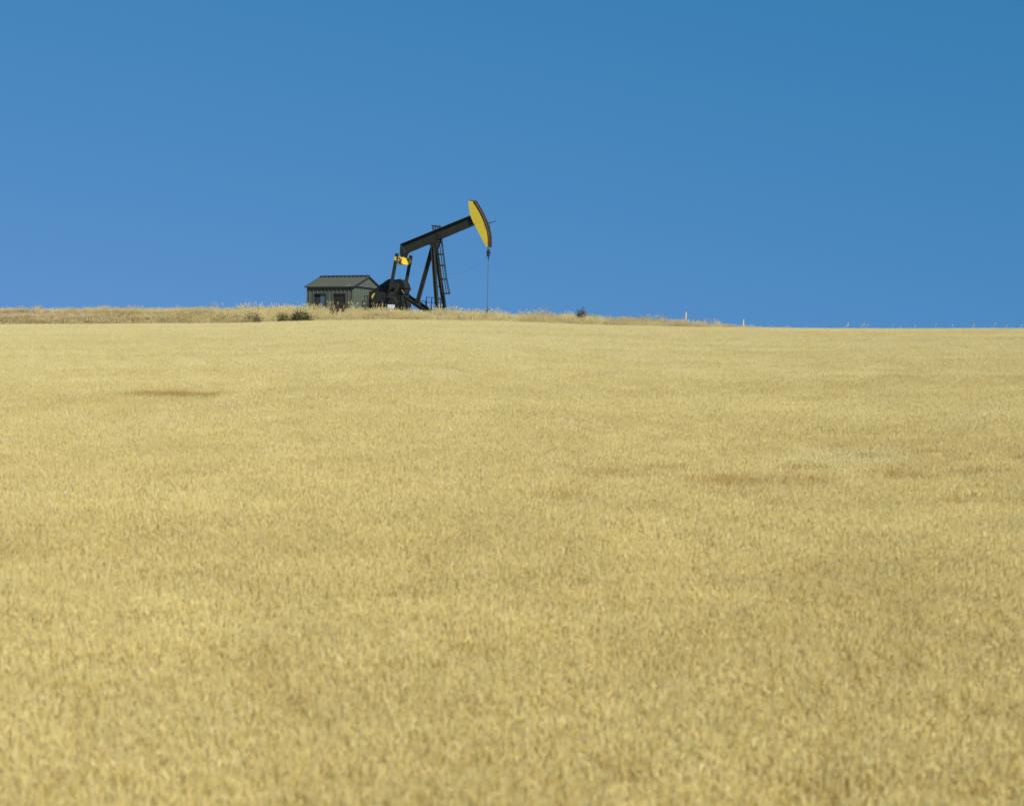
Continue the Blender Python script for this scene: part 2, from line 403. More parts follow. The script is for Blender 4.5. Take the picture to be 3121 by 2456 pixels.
# dry grass on the bank ---------------------------------------------
GP=(.54,.47,.23); GB=(.27,.20,.095); GG=(.33,.29,.12); GR=(.30,.195,.105)
def tuft(nb,R,h,cols,seed=.5,spread=.35,wd=.008):
    V=Veg()
    for _ in range(nb):
        r=R*rng.random()**.7; th=rng.random()*2*PI; p0=np.array([r*math.cos(th),r*math.sin(th),-.05])
        hh=h*(.55+.5*rng.random()); dd=np.array([math.cos(th),math.sin(th)])*spread*hh*rng.random()+rng.normal(size=2)*.08*hh
        top=np.array([p0[0]+dd[0],p0[1]+dd[1],hh]); mid=p0*.5+top*.5-np.array([dd[0]*.2,dd[1]*.2,0])
        a=rng.random()*PI; side=np.array([math.cos(a),math.sin(a),0]); c=jc(cols[int(rng.integers(len(cols)))],.15)
        V.strip([p0,mid,top],[wd,wd*.8,wd*.3],side,c)
        if rng.random()<seed:
            cc=jc(GP,.12); L=.10+.08*rng.random(); dv=np.array([dd[0]*.8,dd[1]*.8,hh]); V.ear(top,dv,L,.007+.005*rng.random(),cc)
            for k in range(6): V.awn(top+dv/np.linalg.norm(dv)*L*.16*k,top+dv/np.linalg.norm(dv)*L*(.3+.17*k)+rng.normal(size=3)*.03,.010,cc)
    return V
gprot=[]
for k in range(4): gprot.append(tuft(60,.30,.62,[GP,GP,GB,GG],.45).mesh('grass_clump',M['grass']))      # 0-3 tall seeding
for k in range(3): gprot.append(tuft(80,.32,.42,[GB,GR,GB,GG],.10,.5).mesh('grass_clump',M['grass']))    # 4-6 brown, lower
for k in range(3): gprot.append(tuft(90,.38,.16,[GB,GR,GG,GB],.05,.6).mesh('grass_clump',M['grass']))    # 7-9 short
pts=[];sc=[];ix=[]
y=DC+1.2
while y<163:
    x=-52.0
    while x<32:
        px_=x+rng.uniform(-.2,.2); py_=y+rng.uniform(-.2,.2); az=px_/py_; pxx=CX+az*FPX; x+=.40
        if pxx>2560+rng.normal()*60: continue
        on_track = px_<-30 and abs(py_-144-.05*(px_+45))<1.6*min(1,(-29-px_)/5)
        if on_track: continue
        if any(a0<pxx<a1 and d0<py_<d1 for a0,a1,d0,d1 in ((850,955,130,133.2),(745,790,130,132.6),(1757,1792,146,149.6),(1178,1207,149.6,151.4),(1209,1219,148.5,151.5))): continue
        gh=float(gheight(az)); left=np.clip((700-pxx)/450,0,1)
        if py_>152.5 and rng.random()<.6: continue
        fr=(py_-DC)/22
        thin=np.clip((pxx-1950)/600,0,1)
        u=rng.random()
        patch=math.sin(px_*.45+1.3*math.sin(py_*.4))*.25
        if left>rng.random() and py_<143: k=int(rng.integers(7,10)); s=1.0+.5*rng.random()
        elif u<.22+patch*.8+.85*max(1-fr,0)**1.5: k=int(rng.integers(4,7)); s=gh/.55*(.68+.32*rng.random())
        else: k=int(rng.integers(0,4)); s=gh/.62*(.60+.42*rng.random()**2)
        if thin>rng.random()*1.3: k=int(rng.integers(4,7)); s*=.75
        if k<4 and rng.random()<.14: s*=rng.uniform(1.2,1.75)
        pts.append((px_,py_,float(ground(px_,py_)))); sc.append((s*rng.uniform(.9,1.2),s*rng.uniform(.9,1.2),s)); ix.append(k)
    y+=.42
pts=np.array(pts); n=len(pts)
scatter('bank_grass',gprot,pts,np.stack([rng.normal(size=n)*.05,rng.normal(size=n)*.05,rng.uniform(0,6.28,n)],-1),np.array(sc),np.array(ix),
        'tall dry seeding grass and brown weeds on the bank','grass')
print('wheat clumps',len(P),'grass tufts',n)

# ------------------------------------------------------------------ shed
def shed():
    a=math.radians(26); D=170.5
    c0=at(1076,950,D); gz=float(ground(c0[0]+1,c0[1]+1))-.1
    root=empty('metal_shed',(c0[0],c0[1],gz),PI-a,'dark green metal shed with ribbed walls and low gable roof behind the pumpjack','shed')
    # local: +x runs back along the front wall (to the left in view), +y is ... outward front
    # rotation PI-a : local x -> (-cos a, sin a);  local y -> (-sin a,-cos a) (towards the viewer). interior is y<0
    L=4.90; W=5.05
    ez=float(at(1078,871,D)[2])-gz; rise=W/2*math.tan(math.radians(21.8))
    # openings on the front wall (x measured from the near corner to the left)
    def fx(px): # intersect ray with the front plane y=0
        r=ray(px,900); ux=np.array([-math.cos(a),math.sin(a)]); 
        # c0 + x*ux parallel to (r0,1)
        A=np.array([[ux[0],-r[0]],[ux[1],-1.0]]); s=np.linalg.solve(A,-c0[:2]); return float(s[0])
    def fz(px,py):
        x=fx(px); yy=c0[1]+x*math.sin(a); return float(ray(px,py)[2]*yy-gz)
    o1=(fx(988),fx(953.5)); o2=(fx(1051),fx(1019)); ot=fz(1000,895.5)
    n=12; pw=L/n
    def panel(w_,h):
        m=MB(); # ribbed sheet: flat pan with one trapezoid rib at its side, 12 mm thick
        pr=[(0,0),(.04,.0),(.06,.065),(.12,.065),(.14,0),(w_*.55,.0),(w_*.57,.008),(w_*.63,.008),(w_*.65,0),(w_,0)]
        vs=[(x,y,0) for x,y in pr]+[(x,y-.012,0) for x,y in pr]+[(x,y,h) for x,y in pr]+[(x,y-.012,h) for x,y in pr]
        k=len(pr); fs=[]
        for i_ in range(k-1):
            fs.append((i_,i_+1,2*k+i_+1,2*k+i_)); fs.append((k+i_+1,k+i_,3*k+i_,3*k+i_+1)); fs.append((2*k+i_,2*k+i_+1,3*k+i_+1,3*k+i_)); fs.append((i_+1,i_,k+i_,k+i_+1))
        return m.add(vs,fs)
    full=panel(pw-.022,ez-.06)
    shared=None
    for i_ in range(n):
        x0=i_*pw; x1=x0+pw; z0=0
        inside=False
        for o in (o1,o2):
            if x0+pw*.5>o[0] and x0+pw*.5<o[1]: inside=True
        if inside:
            p=panel(pw-.022,ez-.06-ot-.03).build('wall_panel',M['wall'],root); p.location=(x0,0,ot+.03)
        else:
            if shared is None: p=full.build('wall_panel',M['wall'],root); shared=p.data
            else: p=bpy.data.objects.new('wall_panel',shared); C.objects.link(p); p.parent=root
            p.location=(x0,0,0)
    # openings snap to panel edges
    def snap(o): return (min(i_*pw for i_ in range(n+1) if (i_+.5)*pw>o[0]), max(i_*pw for i_ in range(n+1) if (i_-.5)*pw<o[1]))
    s1=snap(o1); s2=snap(o2)
    # window opening: dark sheet painting the unlit interior, glazed sash in a frame
    def frame(o,nm):
        f=MB(); f.box(o[0]-.04,o[1]+.04,-.05,.06,ot-.03,ot+.03); f.box(o[0]-.035,o[0]+.02,-.06,.045,0.0,ot-.032); f.box(o[1]-.02,o[1]+.035,-.06,.045,0.0,ot-.032)
        return f.build(nm,M['trim'],root)
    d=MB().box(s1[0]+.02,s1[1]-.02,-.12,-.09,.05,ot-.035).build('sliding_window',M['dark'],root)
    frame(s1,'window_frame')
    mid=(s1[0]+s1[1])/2
    MB().box(s1[0]+.05,mid-.0,-.075,-.05,.35,ot-.06).build('pane',M['glass'],d)
    MB().box(s1[0]+.022,s1[0]+.048,-.055,-.02,.3,ot-.05).build('sash',M['white'],d)
    b=MB(); b.box(s2[0]+.02,s2[1]-.02,-.12,-.09,.0,ot-.035)
    dd=b.build('door',M['louvre'],root); frame(s2,'door_frame')
    lv=MB()
    for k in range(20):
        z=.1+k*(ot-.25)/20; lv.bar((s2[0]+.03,-.07,z),(s2[1]-.03,-.07,z),.03,.06,(0,.5,1))
    lv.build('louvre',M['louvre'],dd)
    # gable wall facing right (x=0 plane, outward -x), corrugated sheet
    m=MB(); k=0; prof=[]; yy=0.0
    while yy>-W+.01:
        prof+= [(yy,0),(yy-.22,0),(yy-.25,-.035),(yy-.29,-.035),(yy-.32,0)]; yy-=.37
    prof=[(max(q,-W),t) for q,t in prof]+[(-W,0)]
    def top(q): return ez-.03+rise*(1-abs(q+W/2)/(W/2))
    # lower wall and gable triangle lapped over it
    def gsheet(z0f,z1f,off):
        m=MB(); vs=[]; fs=[]
        for q,t in prof: vs+=[(t+off,q,z0f(q)),(t+off,q,z1f(q)),(t+off+.01,q,z0f(q)),(t+off+.01,q,z1f(q))]
        for i_ in range(len(prof)-1):
            A=i_*4; B=A+4; fs+=[(A,B,B+1,A+1),(A+3,B+3,B+2,A+2),(A+1,B+1,B+3,A+3),(A+2,B+2,B,A)]
        return m.add(vs,fs)
    gsheet(lambda q:0.0,lambda q:ez-.10,0.0).build('gable_wall',M['wall'],root)
    gsheet(lambda q:ez-.06,lambda q:max(top(q)-.02,ez-.055),-.03).build('gable_panel',M['wall'],root)
    t=MB(); t.box(-.085,-.028,-W,0,ez-.115,ez-.075); t.build('gable_trim',M['trim'],root)
    # other walls
    MB().box(0,L,-W-.02,-W,0,ez-.05).build('back_wall',M['wall'],root)
    q=MB(); q.add([(L,-.02,0),(L,-W,0),(L,-W,ez-.03),(L,-W/2,ez-.03+rise-.02),(L,-.02,ez-.03),(L-.02,-.02,0),(L-.02,-W,0),(L-.02,-W,ez-.03),(L-.02,-W/2,ez-.03+rise-.02),(L-.02,-.02,ez-.03)],
        [(0,1,2,3,4),(9,8,7,6,5)]); q.build('end_wall',M['wall'],root)
    # roof: separate standing seam sheets on each slope
    ov=.13; oe=.11
    sl=math.hypot(W/2,rise); ang=math.atan2(rise,W/2); 
    rf=MB().box(-oe+.01,L+oe-.01,-W+.02,-.02,ez-.02,ez-.0).build('roof',M['trim'],root)
    rl=(L+2*oe)/12
    def seam_sheet():
        m=MB(); Ls=sl+ov/math.cos(ang)
        m.box(0,rl-.03,0,Ls,-.02,0); m.box(.0,.03,0,Ls,.001,.085); return m
    rp=None
    for side in (0,1):
        for k in range(12):
            if rp is None: o=seam_sheet().build('roof_panel',M['roof'],rf); rp=o.data
            else: o=bpy.data.objects.new('roof_panel',rp); C.objects.link(o); o.parent=rf
            if side==0: o.location=(-oe+k*rl,-W/2,ez+rise); o.rotation_euler=(-ang,0,0)
            else: o.location=(-oe+(k+1)*rl,-W/2,ez+rise); o.rotation_euler=(-ang,0,PI)
    # ridge cap, eave trim and rake trims
    rc=MB().prism([(-.20,-.055),(0,.02),(.20,-.055),(.20,-.03),(0,.05),(-.20,-.03)],-oe-.02,L+oe+.02).build('ridge_cap',M['trim'],rf)
    rc.rotation_euler=(0,0,-PI/2); rc.location=(0,-W/2,ez+rise+.075) 
    ey=ov; edz=ez-ov*math.tan(ang)
    MB().box(-oe-.02,L+oe+.02,ey-.0,ey+.05,edz-.10,edz+.005).build('eave_trim',M['trim'],rf)
    MB().box(-oe-.02,L+oe+.02,-W-ey-.05,-W-ey,edz-.10,edz+.005).build('eave_trim',M['trim'],rf)
    for xx in (-oe-.045,L+oe+.0):
        for s in (1,-1):
            r=MB(); y1=(-W/2+s*(W/2+ov)); r.add([(xx,-W/2,ez+rise+.03),(xx,y1,edz+.03),(xx,y1,edz-.10),(xx,-W/2,ez+rise-.10),
                (xx+.045,-W/2,ez+rise+.03),(xx+.045,y1,edz+.03),(xx+.045,y1,edz-.10),(xx+.045,-W/2,ez+rise-.10)],
                [(0,1,2,3),(7,6,5,4),(0,4,5,1),(1,5,6,2),(2,6,7,3),(3,7,4,0)])
            r.build('rake_trim',M['trim'],rf)
    # soffit under the front eave
    MB().box(-oe,L+oe,0.045,ey-.002,edz-.02,edz-.005).build('soffit',M['trim'],rf)
    # pale streak on the roof near the right front
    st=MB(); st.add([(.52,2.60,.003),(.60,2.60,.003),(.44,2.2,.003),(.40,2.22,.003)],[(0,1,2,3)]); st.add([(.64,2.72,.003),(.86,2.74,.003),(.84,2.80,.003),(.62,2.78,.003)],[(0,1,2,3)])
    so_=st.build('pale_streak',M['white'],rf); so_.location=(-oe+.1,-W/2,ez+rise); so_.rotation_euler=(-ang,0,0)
    return root
shed()

# ------------------------------------------------------------------ pumpjack
B=math.radians(30)
O3=at(1323,960,DPUMP); GZ=float(ground(O3[0],O3[1]))-.12
U=np.array([math.cos(B),-math.sin(B)]); VV=np.array([math.sin(B),math.cos(B)])   # local x, local y (away)
def PL(px,py,yl=0.0):
    r=ray(px,py); A=np.array([[U[0]*0+r[0],-U[0]],[r[1],-U[1]]])
    rhs=O3[:2]+VV*yl; t,u=np.linalg.solve(np.array([[r[0],-U[0]],[r[1],-U[1]]]),rhs)
    return (float(u),float(r[2]*t-GZ))
def P3(px,py,yl=0.0):
    u,z=PL(px,py,yl); return (u,yl,z)
def c1(x,y): return (900+x/3.392,590+y/3.392)
def c3(x,y): return (1090+x/7.237,740+y/7.237)
def c4(x,y): return (1370+x/8.135,590+y/8.135)
def c7(x,y): return (1110+x/13.14,830+y/13.14)
pj=empty('pumpjack',(O3[0],O3[1],GZ),-B,'black oil pumpjack with yellow horsehead raised over the well at the field edge','pumpjack')
def poly(pts,f,yl): return [PL(*f(*p),yl) for p in pts]

# walking beam
fw=.19
tl=PL(*c1(1088,520),-fw); tr=PL(*c1(1830,217),-fw); bl=PL(*c1(1125,622),-fw); br=PL(*c1(1850,318),-fw)
ll=PL(*c1(1079,632),-fw)
m=MB()
tf_=.05
m.prism([tl,tr,br,bl],-.025,.025)
def strip2(p,q,th,y0,y1,mm):
    d=Vector((q[0]-p[0],q[1]-p[1])).normalized(); nn=Vector((-d.y,d.x))
    mm.prism([p,q,(q[0]+nn.x*th,q[1]+nn.y*th),(p[0]+nn.x*th,p[1]+nn.y*th)],y0,y1)
strip2(tl,tr,-tf_,-fw,fw,m); strip2(bl,br,tf_,-fw,fw,m)
m.build('walking_beam',M['black'],pj)
st=MB()
for f in (.50,):
    x=tl[0]+(tr[0]-tl[0])*f; zt=tl[1]+(tr[1]-tl[1])*f-tf_-.005; xb=x+.22; zb=bl[1]+(br[1]-bl[1])*((xb-bl[0])/(br[0]-bl[0]))+tf_+.005
    st.prism([(x,zt),(x+.03,zt),(xb+.03,zb),(xb,zb)],-.09,-.027); st.prism([(x,zt),(x+.03,zt),(xb+.03,zb),(xb,zb)],.027,.09)
st.build('stiffener',M['black'],pj)
tp=MB(); tp.prism([(tl[0]-.02,tl[1]-.01),(tl[0]+.02,tl[1]-.03),(bl[0]+.12,bl[1]+.02),(bl[0]+.05,bl[1]-.06),(ll[0],ll[1])],-fw-.012,fw+.012)
tp.build('tail_plate',M['black'],pj)
# horse head
face=[(460,170),(505,525),(600,745),(640,800),(700,930),(900,1310),(938,1320),(946,1200),(942,1090),(920,950),(890,845),(850,730),(790,590),(720,450),(640,320),(580,230),(582,192)]
f2=poly(face,c4,-.23)
hd=empty  # keep head as a real part mesh with its own sub-parts
hm=MB(); hm.prism(f2,-.235,-.215); hm.prism(f2,.215,.235)
ho=hm.build('horsehead',M['yellow'],pj)
rimo=[(582,178),(600,205),(650,290),(725,415),(800,565),(860,700),(903,835),(935,955),(953,1080),(957,1200),(948,1328)]
ri=poly(rimo,c4,-.25)
def offset(pl,t):
    out=[]
    for i_ in range(len(pl)):
        a_=Vector(pl[max(i_-1,0)]); b_=Vector(pl[min(i_+1,len(pl)-1)]); d=(b_-a_).normalized(); nn=Vector((d.y,-d.x)); out.append((pl[i_][0]+nn.x*t,pl[i_][1]+nn.y*t))
    return out
# curved wireline track plate with a rusty lip on each side
rm=MB(); ro=offset(ri,-.05); ro2=offset(ri,-.10)
for i_ in range(len(ri)-1): rm.prism([ri[i_],ri[i_+1],ro[i_+1],ro[i_]],-.25,.25)
rm.build('curved_rim',M['black'],ho)
lp=MB()
for i_ in range(len(ri)-1):
    lp.prism([ro[i_],ro[i_+1],ro2[i_+1],ro2[i_]],-.262,-.236)
    lp.prism([ro[i_],ro[i_+1],ro2[i_+1],ro2[i_]],.236,.262)
lp.build('rusty_lip',M['rust'],ho)
tc_=MB(); a0=PL(*c4(460,168),-.23); a1=PL(*c4(582,186),-.23)
strip2(a0,a1,.03,-.25,.25,tc_); tc_.build('top_plate',M['black'],ho)
bk=MB(); bp_=[PL(*c4(*q),0) for q in ((560,480),(620,770))]
# bolts and holes on the yellow side
for q in ((600,365),(640,635),(650,742),(862,790),(872,850),(905,1238)):
    x,z=PL(*c4(*q),-.24); MB().tube([(x,-.236,z),(x,-.252,z)],.035 if q[0]>700 and q[0]<900 else .026,8).build('bolt',M['rust'],ho)
# hanging latch bar in front of the head
x0=P3(*c4(925,742),0.0); x1=P3(*c4(1150,686),0.0); MB().tube([x0,x1],.026,6).build('latch_bar',M['black'],ho)
MB().tube([P3(*c4(1006,695),0.0),P3(*c4(988,930),0.0)],.02,6).build('latch_rod',M['black'],ho)
# bridle, carrier bar, polished rod
rx,rz_=PL(*c4(968,1340),0.0)
bt=PL(*c4(968,1395),0.0)[1]; cb0=PL(*c4(968,1465),0)[1]; cl0=PL(*c4(968,1560),0)[1]; cl1=PL(*c4(968,1640),0)[1]
for yy in (-.14,.14): MB().tube([(rx+.06,yy,rz_+.9),(rx+.055,yy,rz_+.3),(rx,yy,rz_),(rx,yy,bt-.05)],.018,6).build('wireline',M['steel'],pj)
cb=MB().box(rx-.09,rx+.09,-.22,.22,cb0-.07,cb0+.07)
for yy in (-.14,.14): cb.tube([(rx,yy,cb0+.06),(rx,yy,bt)],.055,8)
cb.build('carrier_bar',M['black2'],pj)
MB().tube([(rx,0,cb0+.28),(rx,0,cb0+.1)],.07,8).build('top_clamp',M['black2'],pj)
kk=MB(); kk.tube([(rx,0,cb0-.06),(rx,0,cb0-.12),(rx,0,cl0+.03),(rx,0,cl0-.02)],[.07,.13,.13,.06],10); kk.bar((rx-.22,0,cl0+.02),(rx+.0,0,cl0+.12),.04,.04); kk.tube([(rx,0,cl0-.02),(rx,0,cl1)],.05,8)
kk.build('rod_clamp',M['black2'],pj)
well=np.array([O3[0],O3[1]])+U*rx
gwell=float(ground(well[0],well[1]))
wt=PL(1486,943,0)[1]
MB().tube([(rx,0,cb0+.35),(rx,0,wt-.2)],.021,8).build('polished_rod',M['steel'],pj,True)
# wellhead
wh=empty('wellhead',(well[0],well[1],gwell-.05),-B,'small dark wellhead stuffing box where the thin rod enters the grass','wellhead')
zt=wt+GZ-gwell+.05
MB().tube([(0,0,0),(0,0,zt-.55),(0,0,zt-.54),(0,0,zt-.45),(0,0,zt-.44),(0,0,zt-.1)],[.14,.14,.2,.2,.1,.1],12).build('casing',M['black2'],wh,True)
MB().tube([(0,0,zt-.1),(0,0,zt-.08),(0,0,zt),(0,0,zt+.02),(0,0,zt+.14)],[.06,.13,.13,.07,.05],12).build('stuffing_box',M['black2'],wh,True)
MB().tube([(-.5,0,zt-.5),(.5,0,zt-.5)],.05,8).build('flow_pipe',M['black2'],wh,True)
MB().tube([(.3,0,zt-.5),(.3,0,zt-.25)],.03,8).tube([(.3+.12*math.cos(t),.12*math.sin(t),zt-.24) for t in np.linspace(0,2*PI,12,endpoint=False)],.015,6,closed=True).build('valve_wheel',M['black2'],wh)
# thin sagging cable from the rod clamp to the ladder
cable=[P3(*c1(*q),yy) for q,yy in (((1985,650),0.),((1930,705),.05),((1880,748),.1),((1760,808),.2),((1650,830),.3),((1560,836),.4))]
MB().tube(cable,.0045,5).build('dynamometer_cable',M['steel'],pj)

# saddle bearing + samson post
sb=MB()
sb.prism(poly([(1365,500),(1370,520),(1402,545),(1440,600),(1462,540),(1470,515),(1484,480)],c1,-.25),-.25,.25)
sb.build('saddle_bearing',M['black2'],pj,bevel=.02)
topx,topz=PL(*c1(1432,545),0)
def leg(p,q,wd,hd): return MB().ibeam(p,q,wd,hd,.03,up=(1,0,.2))
rb=P3(*c1(1262,1125),0); rt=(topx-.10,0,topz-.0)
leg(rt,rb,.26,.30).build('rear_leg',M['black'],pj)
def ext(p,q):  # extend to the ground
    p=Vector(p);q=Vector(q); t=(p.z-.1)/(p.z-q.z); return tuple(p+(q-p)*t)
nb=ext((topx,-.18,topz),P3(*c1(1466,1190),-.72)); fb=ext((topx+.04,.18,topz),P3(*c1(1543,1190),.72))
leg((topx,-.18,topz),nb,.29,.28).build('front_leg',M['black'],pj); leg((topx+.04,.18,topz),fb,.29,.28).build('front_leg',M['black'],pj)
# post cross members
def lerp(p,q,t): return tuple(p[i_]+(q[i_]-p[i_])*t for i_ in range(3))
for f in (.36,.55,.72,.93):
    MB().bar(lerp((topx,-.18,topz),nb,f),lerp((topx+.04,.18,topz),fb,f),.07,.10).build('cross_member',M['black'],pj)
MB().box(nb[0]-.35,nb[0]+.35,-1.1,1.1,-.05,.14).build('post_foot',M['black2'],pj)

# caged ladder up the front of the post
lc=.30   # lateral position of ladder
def lad(py): # centre line of the ladder cage
    px=1330.5+(py-690)*26/205.; return P3(px,py,lc)
lz0=lad(685); lz1=lad(895); lz2=lad(962)
ld=MB()
tv_=Vector(lz1)-Vector(lz0); 
for s in (-.22,.22):
    a_=Vector(lz0)+Vector((-.30,s,0)); b_=Vector(lz2)+Vector((-.30,s,0)); ld.bar(a_,b_,.05,.04)
lo=ld.build('ladder',M['black'],pj)
nr=30
rg=None
for k in range(nr):
    c=Vector(lz0).lerp(Vector(lz2),(k+.5)/nr)+Vector((-.30,0,0))
    if rg is None: rg=MB().tube([(0,-.2,0),(0,.2,0)],.014,6).build('rung',M['black'],lo); rr=rg
    else: rr=bpy.data.objects.new('rung',rg.data); C.objects.link(rr); rr.parent=lo
    rr.location=c
cg=[(690,0),(731.5,0),(775,0),(809,0),(851,0),(894.5,.06)]
hoops=[]
for py,flare in cg:
    c=Vector(lad(py)); R_=.34+flare; pts_=[c+Vector((-.30+.0,-.30,0))]
    for t in np.linspace(-1.9,1.9,15): pts_.append(c+Vector((math.cos(t)*R_+(.06 if flare else 0),math.sin(t)*R_,0)))
    pts_.append(c+Vector((-.30,.30,0)))
    m=MB()
    for i_ in range(len(pts_)-1): m.bar(pts_[i_],pts_[i_+1],.03,.10)
    m.build('cage_hoop',M['black'],lo); hoops.append(pts_)
for k in (1,3,5,7,9,11,13,15):
    m=MB()
    for a_,b_ in zip(hoops[:-1],hoops[1:]): m.bar(a_[k],b_[k],.05,.05)
    m.build('cage_bar',M['black'],lo)

# equalizer, pitman arms
YP=1.12
el=PL(*c1(1062,690),-YP); er=PL(*c1(1178,690),YP)
ex=(el[0]+er[0])/2; eu=.30
wr=PL(*c7(1000,1000),-YP)
pt=(ex,(el[1]+er[1])/2)
eqp=[(ex-.22,.28),(ex+.22,.28)]
em=MB()
zc=pt[1]; vsq=[]
prof=[(-YP+.16,.20,-.14),(-.70,.22,-.30),(-.30,.24,-.40),(.30,.24,-.40),(.70,.22,-.30),(YP-.16,.20,-.14)]
for xx in (ex-.2,ex+.2):
    for yy,zu,zd in prof: vsq+=[(xx,yy,zc+zu),(xx,yy,zc+zd)]
k=len(prof)*2; fsq=[]
for i_ in range(len(prof)-1):
    a_=2*i_; fsq+=[(a_,a_+1,a_+3,a_+2),(k+a_+2,k+a_+3,k+a_+1,k+a_),(a_,a_+2,k+a_+2,k+a_),(a_+1,k+a_+1,k+a_+3,a_+3)]
fsq+=[(0,k,k+1,1),(k-2,k-1,2*k-1,2*k-2)]
em.add(vsq,fsq); em.build('equalizer',M['yellow_chip_shade'],pj,bevel=.02)
# equalizer bearing between the beam tail and equalizer
bm_=MB(); tb=((ll[0]+bl[0])/2+.12,bl[1])
bm_.prism([(ll[0]+.05,ll[1]+.05),(bl[0]+.35,bl[1]+.15),(ex+.34,zc+.52),(ex+.22,zc+.20),(ex-.2,zc+.20),(ex-.24,zc+.42)],-.2,.2); bm_.build('tail_bearing',M['black2'],pj,bevel=.02)
for s in (-1,1):
    yy=s*YP; tpt=Vector((ex,yy,zc+.30)); bpt=Vector((wr[0],yy,wr[1]))
    d=(bpt-tpt).normalized()
    pm=MB().bar(tpt,bpt,.2,.24,(1,0,.2)); pm.tube([tpt-d*.1-Vector((.0,.13,0)),tpt-d*.1+Vector((0,.13,0))],.125,12)
    pmo=pm.build('pitman_arm',M['black'],pj)
    if s<0:
        c=Vector((ex,yy-.105,zc+.12)); MB().prism([(ex-.15,zc+.22),(ex+.06,zc+.24),(ex+.02,zc-.12),(ex-.18,zc-.10)],yy-.145,yy-.105).build('yellow_patch',M['yellow'],pmo)
    MB().tube([(ex,yy-.16,zc-.22),(ex,yy+.16,zc-.22)],.05,8).build('pin',M['steel'],pmo)
# gear box
gx,gz_=PL(*c7(1480,640),0.0)
pr=[]
rx_,rz__=.66,.74
for t in np.linspace(0,PI,17): pr.append((gx+rx_*math.cos(t),gz_+rz__*math.sin(t)))
g=MB().prism(pr,-.50,.50); go_=g.build('gearbox',M['black2'],pj,True,bevel=.05)
MB().prism([(gx-.74,gz_-.05),(gx+.74,gz_-.05),(gx+.74,gz_+.0),(gx-.74,gz_+.0)],-.56,.56).build('flange',M['black2'],go_)
lo_=[(gx-rx_,gz_-.055),(gx+rx_,gz_-.055),(gx+rx_*.9,gz_-.35),(gx+rx_*.7,gz_-.62),(gx-rx_*.7,gz_-.62),(gx-rx_*.9,gz_-.35)]
MB().prism(lo_,-.48,.48).build('lower_case',M['black2'],go_,bevel=.03)
for yy in (-.52,.30):
    rib=MB()
    for i_ in range(16):
        p,q=pr[i_],pr[i_+1]; k1=1.03; rib.prism([(gx+(p[0]-gx)*.98,gz_+(p[1]-gz_)*.98),(gx+(q[0]-gx)*.98,gz_+(q[1]-gz_)*.98),(gx+(q[0]-gx)*1.04,gz_+(q[1]-gz_)*1.04),(gx+(p[0]-gx)*1.04,gz_+(p[1]-gz_)*1.04)],yy,yy+.05)
    rib.build('casing_rib',M['black2'],go_)
MB().tube([(gx-.1,0,gz_+rz__),(gx-.1,0,gz_+rz__+.1)],.09,10).build('breather',M['black2'],go_)
MB().tube([(gx,-YP-.3,gz_),(gx,YP+.3,gz_)],.10,14).build('crank_shaft',M['black2'],pj,True)
# pedestal under the gear box
pb=gz_-.62
MB().prism([(gx-.55,pb),(gx+.55,pb),(gx+.95,.35),(gx-.9,.35)],-.55,.55).build('pedestal',M['black2'],pj,bevel=.02)
MB().prism([(gx-.2,pb-.02),(gx-.12,pb-.02),(gx+.05,.36),(gx-.05,.36)],-.62,-.552).build('pedestal_rib',M['black'],pj)
MB().prism([(gx+.4,pb-.02),(gx+.47,pb-.02),(gx+.8,.36),(gx+.7,.36)],-.62,-.552).build('pedestal_rib',M['black'],pj)
# cranks + counterweights (pointing down and back)
def crank(yy,near):
    s=-1 if near else 1
    y0=yy+s*.13; y1=yy+s*.33
    d=Vector((wr[0]-gx,wr[1]-gz_)); d.normalize(); nn=Vector((-d.y,d.x))
    def q(a_,b_): return (gx+d.x*a_+nn.x*b_, gz_+d.y*a_+nn.y*b_)
    cm=MB().prism([q(-.35,-.2),q(-.42,0),q(-.35,.2),q(0,.34),q(1.9,.25),q(1.9,-.25),q(0,-.34)],yy-s*.14,yy-s*.32); o=cm.build('crank',M['black'],pj,bevel=.015)
    # two weights bolted on each side of the crank
    MB().prism([q(.75,.26),q(.95,.78),q(1.35,.92),q(1.8,.80),q(2.02,.45),q(2.0,.26)],yy-s*.50,yy-s*.10).build('counterweight',M['black2'],o,bevel=.03)
    MB().prism([q(.75,-.26),q(.95,-.70),q(1.35,-.85),q(1.8,-.75),q(2.02,-.45),q(2.0,-.26)],yy-s*.50,yy-s*.10).build('counterweight',M['black2'],o,bevel=.03)
    MB().tube([(wr[0],yy-s*.3,wr[1]),(wr[0],yy+s*.16,wr[1])],.15,14).build('wrist_pin',M['black'],o,True)
    for a_,b_ in ((1.2,.5),(1.6,.5),(1.2,-.5),(1.6,-.5)):
        x,z=q(a_,b_); MB().tube([(x,yy-s*.02,z),(x,yy+s*.0-s*.10,z)],.045,6).build('bolt',M['steel'],o)
    return o
crank(-YP,True); crank(YP,False)
# belt guard on the far side
gd=[(190,780),(300,752),(450,650),(600,520),(760,415),(870,330),(960,280),(1050,262),(1200,285),(1300,300),(1300,1420),(190,1420)]
gp=poly(gd,c7,1.45); gp[-1]=(gp[-1][0],.35); gp[-2]=(gp[-2][0],.35)
bg_=MB().prism(gp,1.45,1.72).build('belt_guard',M['black2'],pj,bevel=.02)
cxx,czz=PL(*c7(845,600),1.40)
MB().tube([(cxx+.28*math.cos(t),1.42,czz+.28*math.sin(t)) for t in np.linspace(0,2*PI,24,endpoint=False)],.035,8,closed=True).build('hub_ring',M['black'],bg_,True)
MB().tube([(cxx,1.449,czz),(cxx,1.36,czz)],.12,14).build('hub_cap',M['black'],bg_,True)
